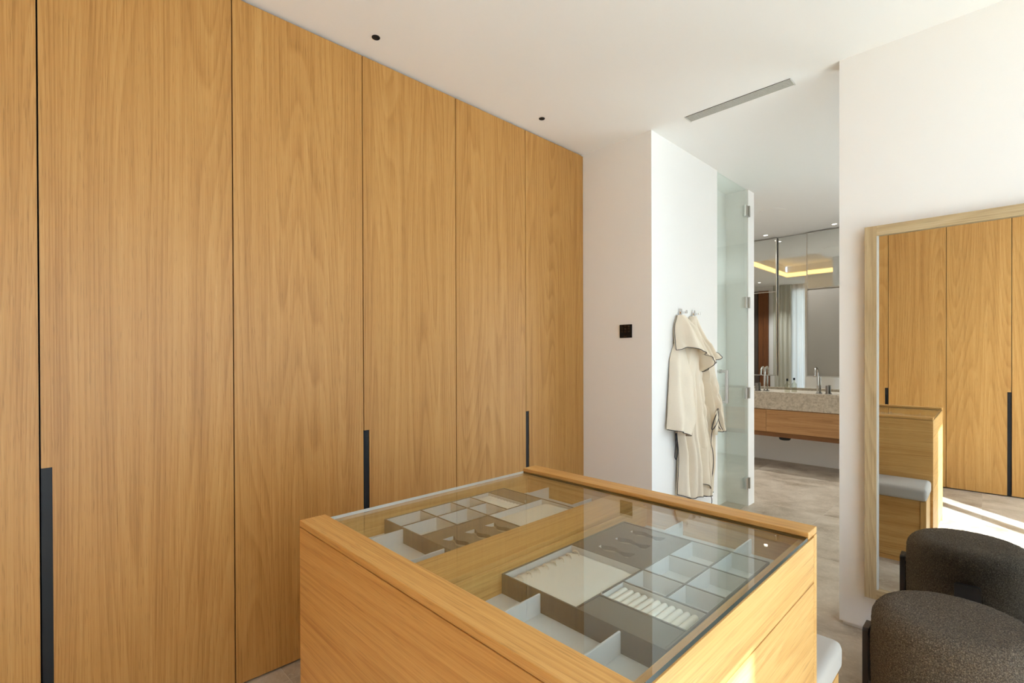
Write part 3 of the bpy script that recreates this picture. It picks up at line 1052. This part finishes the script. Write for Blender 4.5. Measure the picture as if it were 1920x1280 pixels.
def cloth(name, parent, left, right, bottom, d0, bulge, folds, m=ROBEM, nu=44, nv=60, top=None, sway=.0, edge_pipe=True, side_pipe=None, crumple=0):
    """hanging cloth between a left and a right outline; d0 = distance off the wall at top/bottom,
    folds = list of (count, depth, phase, start)"""
    top = top or [left[0], right[0]]
    bm = bmesh.new()
    G = []
    YW_ = YR
    def P(u, v):
        l, r_ = interp(left, v), interp(right, v)
        t_, b_ = interp(top, u), interp(bottom, u)
        c00, c10, c01, c11 = left[0], right[0], left[-1], right[-1]
        x = (1 - u) * l[0] + u * r_[0] + (1 - v) * t_[0] + v * b_[0] - ((1 - u) * (1 - v) * c00[0] + u * (1 - v) * c10[0] + (1 - u) * v * c01[0] + u * v * c11[0])
        z = (1 - u) * l[1] + u * r_[1] + (1 - v) * t_[1] + v * b_[1] - ((1 - u) * (1 - v) * c00[1] + u * (1 - v) * c10[1] + (1 - u) * v * c01[1] + u * v * c11[1])
        off = d0[0] + (d0[1] - d0[0]) * v
        off += bulge * math.sin(PI * u) ** .6 * min(1, .35 + v)
        for cnt, dep, ph, st in folds:
            k = max(0, min(1, (v - st) / .25))
            sv_ = math.sin(2 * PI * (cnt * u + ph + sway * v) + 1.2 * math.sin(3 * v + ph))
            off += 2.6 * dep * k * (2 * abs(math.sin(.5 * math.asin(max(-1, min(1, sv_))) + PI / 4)) ** .9 - 1)
        off += .009 * noise.noise(Vector((x * 11, z * 6, ph_seed))) + .003 * noise.noise(Vector((x * 34, z * 16, ph_seed)))
        if crumple:
            cz = math.exp(-((z - .98) / .20) ** 2)
            off += crumple * cz * (abs(noise.noise(Vector((x * 13, z * 9, ph_seed + 5)))) * 2 - .6)
        off *= .25 + .75 * min(1, 6 * u, 6 * (1 - u)) ** .5
        return Vector((x, YW_ - max(.004, off), z))
    ph_seed = random.random() * 50
    for i in range(nu + 1):
        G.append([bm.verts.new(P(i / nu, j / nv)) for j in range(nv + 1)])
    for i in range(nu):
        for j in range(nv):
            bm.faces.new((G[i][j], G[i][j + 1], G[i + 1][j + 1], G[i + 1][j]))
    # inner layer, a few millimetres behind, closes the cloth
    Bk = [[bm.verts.new((v.co.x, min(YW_ - .001, v.co.y + .006), v.co.z)) for v in col] for col in G]
    for i in range(nu):
        for j in range(nv):
            bm.faces.new((Bk[i][j], Bk[i + 1][j], Bk[i + 1][j + 1], Bk[i][j + 1]))
    for j in range(nv):
        bm.faces.new((G[0][j], Bk[0][j], Bk[0][j + 1], G[0][j + 1]))
        bm.faces.new((G[nu][j + 1], Bk[nu][j + 1], Bk[nu][j], G[nu][j]))
    for i in range(nu):
        bm.faces.new((G[i][nv], Bk[i][nv], Bk[i + 1][nv], G[i + 1][nv]))
        bm.faces.new((G[i + 1][0], Bk[i + 1][0], Bk[i][0], G[i][0]))
    bot = [G[i][nv].co.copy() for i in range(nu + 1)]
    lft = [G[0][j].co.copy() for j in range(nv + 1)]
    rgt = [G[nu][j].co.copy() for j in range(nv + 1)]
    o_ = org(parent)
    bmesh.ops.translate(bm, verts=bm.verts[:], vec=-o_)
    o = link(name, mesh_of(name, bm, m, True), parent)
    def pipe(pts):
        b2 = bmesh.new()
        add_tube(b2, [p - o_ + Vector((0, -.002, 0)) for p in pts], .0022, 6)
        link('piping', mesh_of('piping', b2, PIPEM, True), o)
    if edge_pipe:
        pipe(bot)
    if side_pipe == 'left': pipe(lft)
    if side_pipe == 'right': pipe(rgt)
    return o

def strap(name, parent, pts, y, wdt=.012, m=PIPEM, r=.006):
    bm = bmesh.new()
    L_ = []
    n_ = 24
    for i in range(n_ + 1):
        p = interp(pts, i / n_)
        L_.append((p[0], y - .004 * math.sin(PI * i / n_), p[1]))
    add_tube(bm, L_, r, 6)
    bmesh.ops.translate(bm, verts=bm.verts[:], vec=-org(parent))
    return link(name, mesh_of(name, bm, m, True), parent)

RA = thing('bathrobe', 'cream bathrobe with dark piping on the left hook', 'bathrobe', (3.11, YR, .30), 'bathrobes on hooks')
cloth('body', RA, [(3.151, 1.36), (3.125, 1.101), (3.060, .823), (3.081, .641), (3.073, .5), (3.065, .367)],
      [(3.326, 1.33), (3.309, 1.093), (3.325, .868), (3.392, .597), (3.442, .398), (3.450, .300)],
      [(3.065, .367), (3.179, .325), (3.234, .335), (3.34, .311), (3.450, .300)], (.060, .055), .020,
      [(2.4, .012, .1, .1), (6.0, .0035, .4, .3)], side_pipe='left')
cloth('front_flap', RA, [(3.262, .95), (3.259, .616), (3.234, .41)], [(3.340, .95), (3.40, .556), (3.434, .346)],
      [(3.234, .41), (3.332, .399), (3.365, .37), (3.434, .346)], (.078, .075), .018, [(1.6, .010, .3, .1)], nu=20)
cloth('sleeve', RA, [(3.060, 1.375), (3.002, 1.281), (2.987, 1.212), (2.973, 1.108), (2.944, .902), (2.929, .814)],
      [(3.167, 1.365), (3.213, 1.207), (3.236, 1.023), (3.236, .876), (3.18, .808), (3.111, .758)],
      [(2.929, .814), (2.986, .801), (3.044, .78), (3.111, .758)], (.028, .070), .038, [(1.3, .007, .2, .15)], nu=28)
cloth('hood', RA, [(3.092, 1.565), (3.050, 1.485), (3.039, 1.386), (3.038, 1.33)],
      [(3.128, 1.565), (3.183, 1.498), (3.254, 1.42), (3.294, 1.317), (3.368, 1.196), (3.393, 1.177)],
      [(3.038, 1.33), (3.075, 1.348), (3.182, 1.32), (3.302, 1.287), (3.351, 1.249), (3.36, 1.204), (3.393, 1.177)],
      (.035, .110), .030, [(2.3, .0065, .55, .05), (5.0, .0025, .1, .15)], side_pipe='left')
strap('belt_loop', RA, [(3.037, .781), (3.029, .719), (3.014, .626), (3.036, .612), (3.051, .663), (3.044, .77)], YR - .030, r=.0038)

RB = thing('bathrobe', 'cream bathrobe with a knotted belt on the right hook beside the glass door', 'bathrobe', (3.40, YR, .27), 'bathrobes on hooks')
cloth('body', RB, [(3.293, 1.30), (3.309, 1.019), (3.358, .79), (3.408, .518), (3.442, .283)],
      [(3.551, 1.30), (3.578, .924), (3.605, .645), (3.586, .451), (3.549, .300)],
      [(3.442, .283), (3.468, .274), (3.495, .287), (3.549, .300)], (.018, .014), .018,
      [(2.2, .011, .35, .05), (4.5, .005, .2, .1)], crumple=.018, side_pipe='left')
cloth('sleeve', RB, [(3.440, 1.29), (3.445, 1.087), (3.479, .931), (3.523, .811), (3.586, .734)],
      [(3.556, 1.30), (3.578, 1.16), (3.605, .962), (3.661, .818), (3.708, .729)],
      [(3.586, .734), (3.64, .732), (3.708, .729)], (.045, .045), .040, [(1.4, .008, .1, .05), (3.0, .005, .5, .2)], nu=36, crumple=.018)
cloth('hood', RB, [(3.285, 1.567), (3.245, 1.482), (3.278, 1.391), (3.36, 1.317), (3.411, 1.241), (3.393, 1.173)],
      [(3.335, 1.567), (3.411, 1.469), (3.498, 1.402), (3.534, 1.356), (3.579, 1.333), (3.634, 1.325)],
      [(3.393, 1.173), (3.428, 1.195), (3.454, 1.233), (3.515, 1.247), (3.579, 1.27), (3.634, 1.325)],
      (.025, .055), .028, [(2.6, .0070, .2, .05), (5.0, .0028, .6, .2)])
strap('edge_piping', RB, [(3.523, .753), (3.505, .716), (3.496, .659), (3.522, .597), (3.531, .518), (3.522, .461), (3.495, .369), (3.486, .297), (3.512, .245), (3.503, .212)], YR - .062, r=.0026)
strap('belt_loop', RB, [(3.55, .907), (3.514, .871), (3.461, .817), (3.435, .77), (3.479, .777), (3.541, .829), (3.55, .887)], YR - .092, r=.004)
strap('belt_loop', RB, [(3.541, .849), (3.577, .787), (3.614, .747), (3.559, .769), (3.532, .818)], YR - .092, r=.003)
bm = bmesh.new()
q = [(3.505, .885), (3.54, .90), (3.555, .80), (3.535, .715), (3.475, .725)]
fa = [bm.verts.new((x, YR - .096, z)) for x, z in q]
fb = [bm.verts.new((x, YR - .086, z)) for x, z in q]
bm.faces.new(fa)
bm.faces.new(list(reversed(fb)))
for i in range(5):
    bm.faces.new((fa[i], fa[(i + 1) % 5], fb[(i + 1) % 5], fb[i]))
bmesh.ops.bevel(bm, geom=bm.edges[:], offset=.004, segments=2, affect='EDGES')
bmesh.ops.translate(bm, verts=bm.verts[:], vec=-org(RB))
link('belt_end', mesh_of('belt_end', bm, ROBEM, True), RB)

for hx, lab_ in ((3.150, 'chrome robe hook holding the left bathrobe'), (3.345, 'chrome robe hook holding the right bathrobe')):
    hk = thing('robe_hook', lab_, 'hook', (hx, YR, 1.57), 'robe hooks')
    box('plate', CHROME, hk, hx - .018, hx + .018, YR - .010, YR, 1.568, 1.612, .002)
    box('arm', CHROME, hk, hx - .008, hx + .008, YR - .045, YR - .010, 1.578, 1.592, .002)
    box('tip', CHROME, hk, hx - .008, hx + .008, YR - .052, YR - .045, 1.578, 1.600, .002)

# ------------------------------------------------------------------ vanity
VY0, VY1 = .35, 3.05
CT = thing('vanity_counter', 'thick beige stone vanity counter with a raised front lip', 'counter', (6.2, 1.7, .68))
box('slab', COUNTER, CT, 5.95, 6.438, VY0, VY1, .682, .845)
box('front_lip', COUNTER, CT, 5.95, 5.985, VY0, VY1, .845, .876, .001)
VC = thing('vanity_cabinet', 'wall hung walnut coloured drawer cabinet under the stone counter', 'cabinet', (6.22, 1.7, .37))
box('body', TEAKY, VC, 5.99, XV - .001, VY0, VY1, .420, .681)
ys = [VY0, 1.16, 1.977, 2.50, VY1]
for a, b in zip(ys[:-1], ys[1:]):
    box('drawer_front', TEAKY, VC, 5.968, 5.989, a + .0015, b - .0015, .4215, .674, .001)
box('base_board', TEAKD, VC, 5.978, XV - .001, VY0, VY1, .370, .4195)
bm = bmesh.new()
add_lathe(bm, [(0, 0), (.05, 0), (.058, .012), (.058, .03), (0, .03)], 24)
link('drain_cap', mesh_of('drain_cap', bm, BLACK, True), VC, Vector((6.03, 1.80, .340)) - VC.location)
struct(box('wall_panel_mirror', MIRROR2, None, XBM, XV - .001, VY0, VY1, .846, H - .004))
def hang(label, y0, y1, lower):
    m_ = thing('vanity_mirror_panel', label, 'mirror', (6.41, (y0 + y1) / 2, 1.04), 'hanging mirror panels')
    XA_, XB_ = 6.402, 6.420
    t_ = .010
    zt_, zm = H - .006, 2.056
    boxes('frame', STEEL, m_, [(XA_ - .004, XB_, y0, y0 + t_, 1.04, zt_), (XA_ - .004, XB_, y1 - t_, y1, 1.04, zt_),
                              (XA_ - .004, XB_, y0 + t_, y1 - t_, 1.04, 1.052), (XA_ - .004, XB_, y0 + t_, y1 - t_, zm - .006, zm + .006),
                              (XA_ - .004, XB_, y0 + t_, y1 - t_, zt_ - t_, zt_)])
    box('lower_glass', lower, m_, XA_, XA_ + .008, y0 + t_, y1 - t_, 1.052, zm - .006)
    box('upper_glass', MIRROR2, m_, XA_, XA_ + .008, y0 + t_, y1 - t_, zm + .006, zt_ - t_)
    box('back', STEEL, m_, XA_ + .009, XB_, y0 + t_, y1 - t_, 1.052, zt_ - t_)
hang('left framed mirror panel hanging over the vanity, reflecting brown wood', 2.0, 2.75, MIRROR2)
hang('right framed panel hanging over the vanity with a plain grey lower half', .90, 1.682, GREYP)

def tap(y, label):
    t = thing('tap', label, 'tap', (6.39, y, .845), 'gooseneck taps')
    bm = bmesh.new()
    L_ = [(0, 0, 0), (0, 0, .10), (0, 0, .235)]
    for i in range(1, 13):
        a = PI * i / 12
        L_.append((-.058 + .058 * math.cos(a), 0, .243 + .058 * math.sin(a)))
    L_ += [(-.122, 0, .215), (-.128, 0, .205)]
    add_tube(bm, L_, .0105, 12)
    link('spout', mesh_of('spout', bm, NICKEL, True), t)
    bm = bmesh.new()
    add_lathe(bm, [(0, 0), (.022, 0), (.022, .012), (.012, .016), (0, .016)], 20)
    link('base', mesh_of('base', bm, NICKEL), t)
tap(2.134, 'tall gooseneck tap on the vanity below the left mirror panel')
tap(1.566, 'tall gooseneck tap on the vanity below the grey right panel')
def knob(y, label):
    t = thing('mixer_valve', label, 'valve', (6.39, y, .845), 'mixer valves')
    bm = bmesh.new()
    add_lathe(bm, [(0, .012), (.015, .012), (.015, .098), (.013, .101), (0, .101)], 20)
    link('grip', mesh_of('grip', bm, BRONZE, False), t)
    bm = bmesh.new()
    add_lathe(bm, [(0, 0), (.023, 0), (.023, .010), (.015, .0115), (0, .0115)], 20)
    link('collar', mesh_of('collar', bm, BRONZE, False), t)
knob(1.473, 'short cylindrical mixer valve right of the right-hand tap')
knob(2.227, 'short cylindrical mixer valve left of the left-hand tap')
bt = thing('soap_bottle', 'small clear soap bottle with a black stopper on the vanity', 'bottle', (6.31, 1.858, .845))
bm = bmesh.new()
add_lathe(bm, [(0, 0), (.027, 0), (.029, .004), (.029, .088), (.026, .100), (.013, .112), (.0095, .120), (.0095, .142), (0, .142)], 24)
link('glass', mesh_of('glass', bm, BOTTLEC, True), bt)
bm = bmesh.new()
add_lathe(bm, [(0, .1425), (.0105, .1425), (.0105, .166), (.009, .170), (0, .170)], 16)
link('stopper', mesh_of('stopper', bm, BLACK, True), bt)
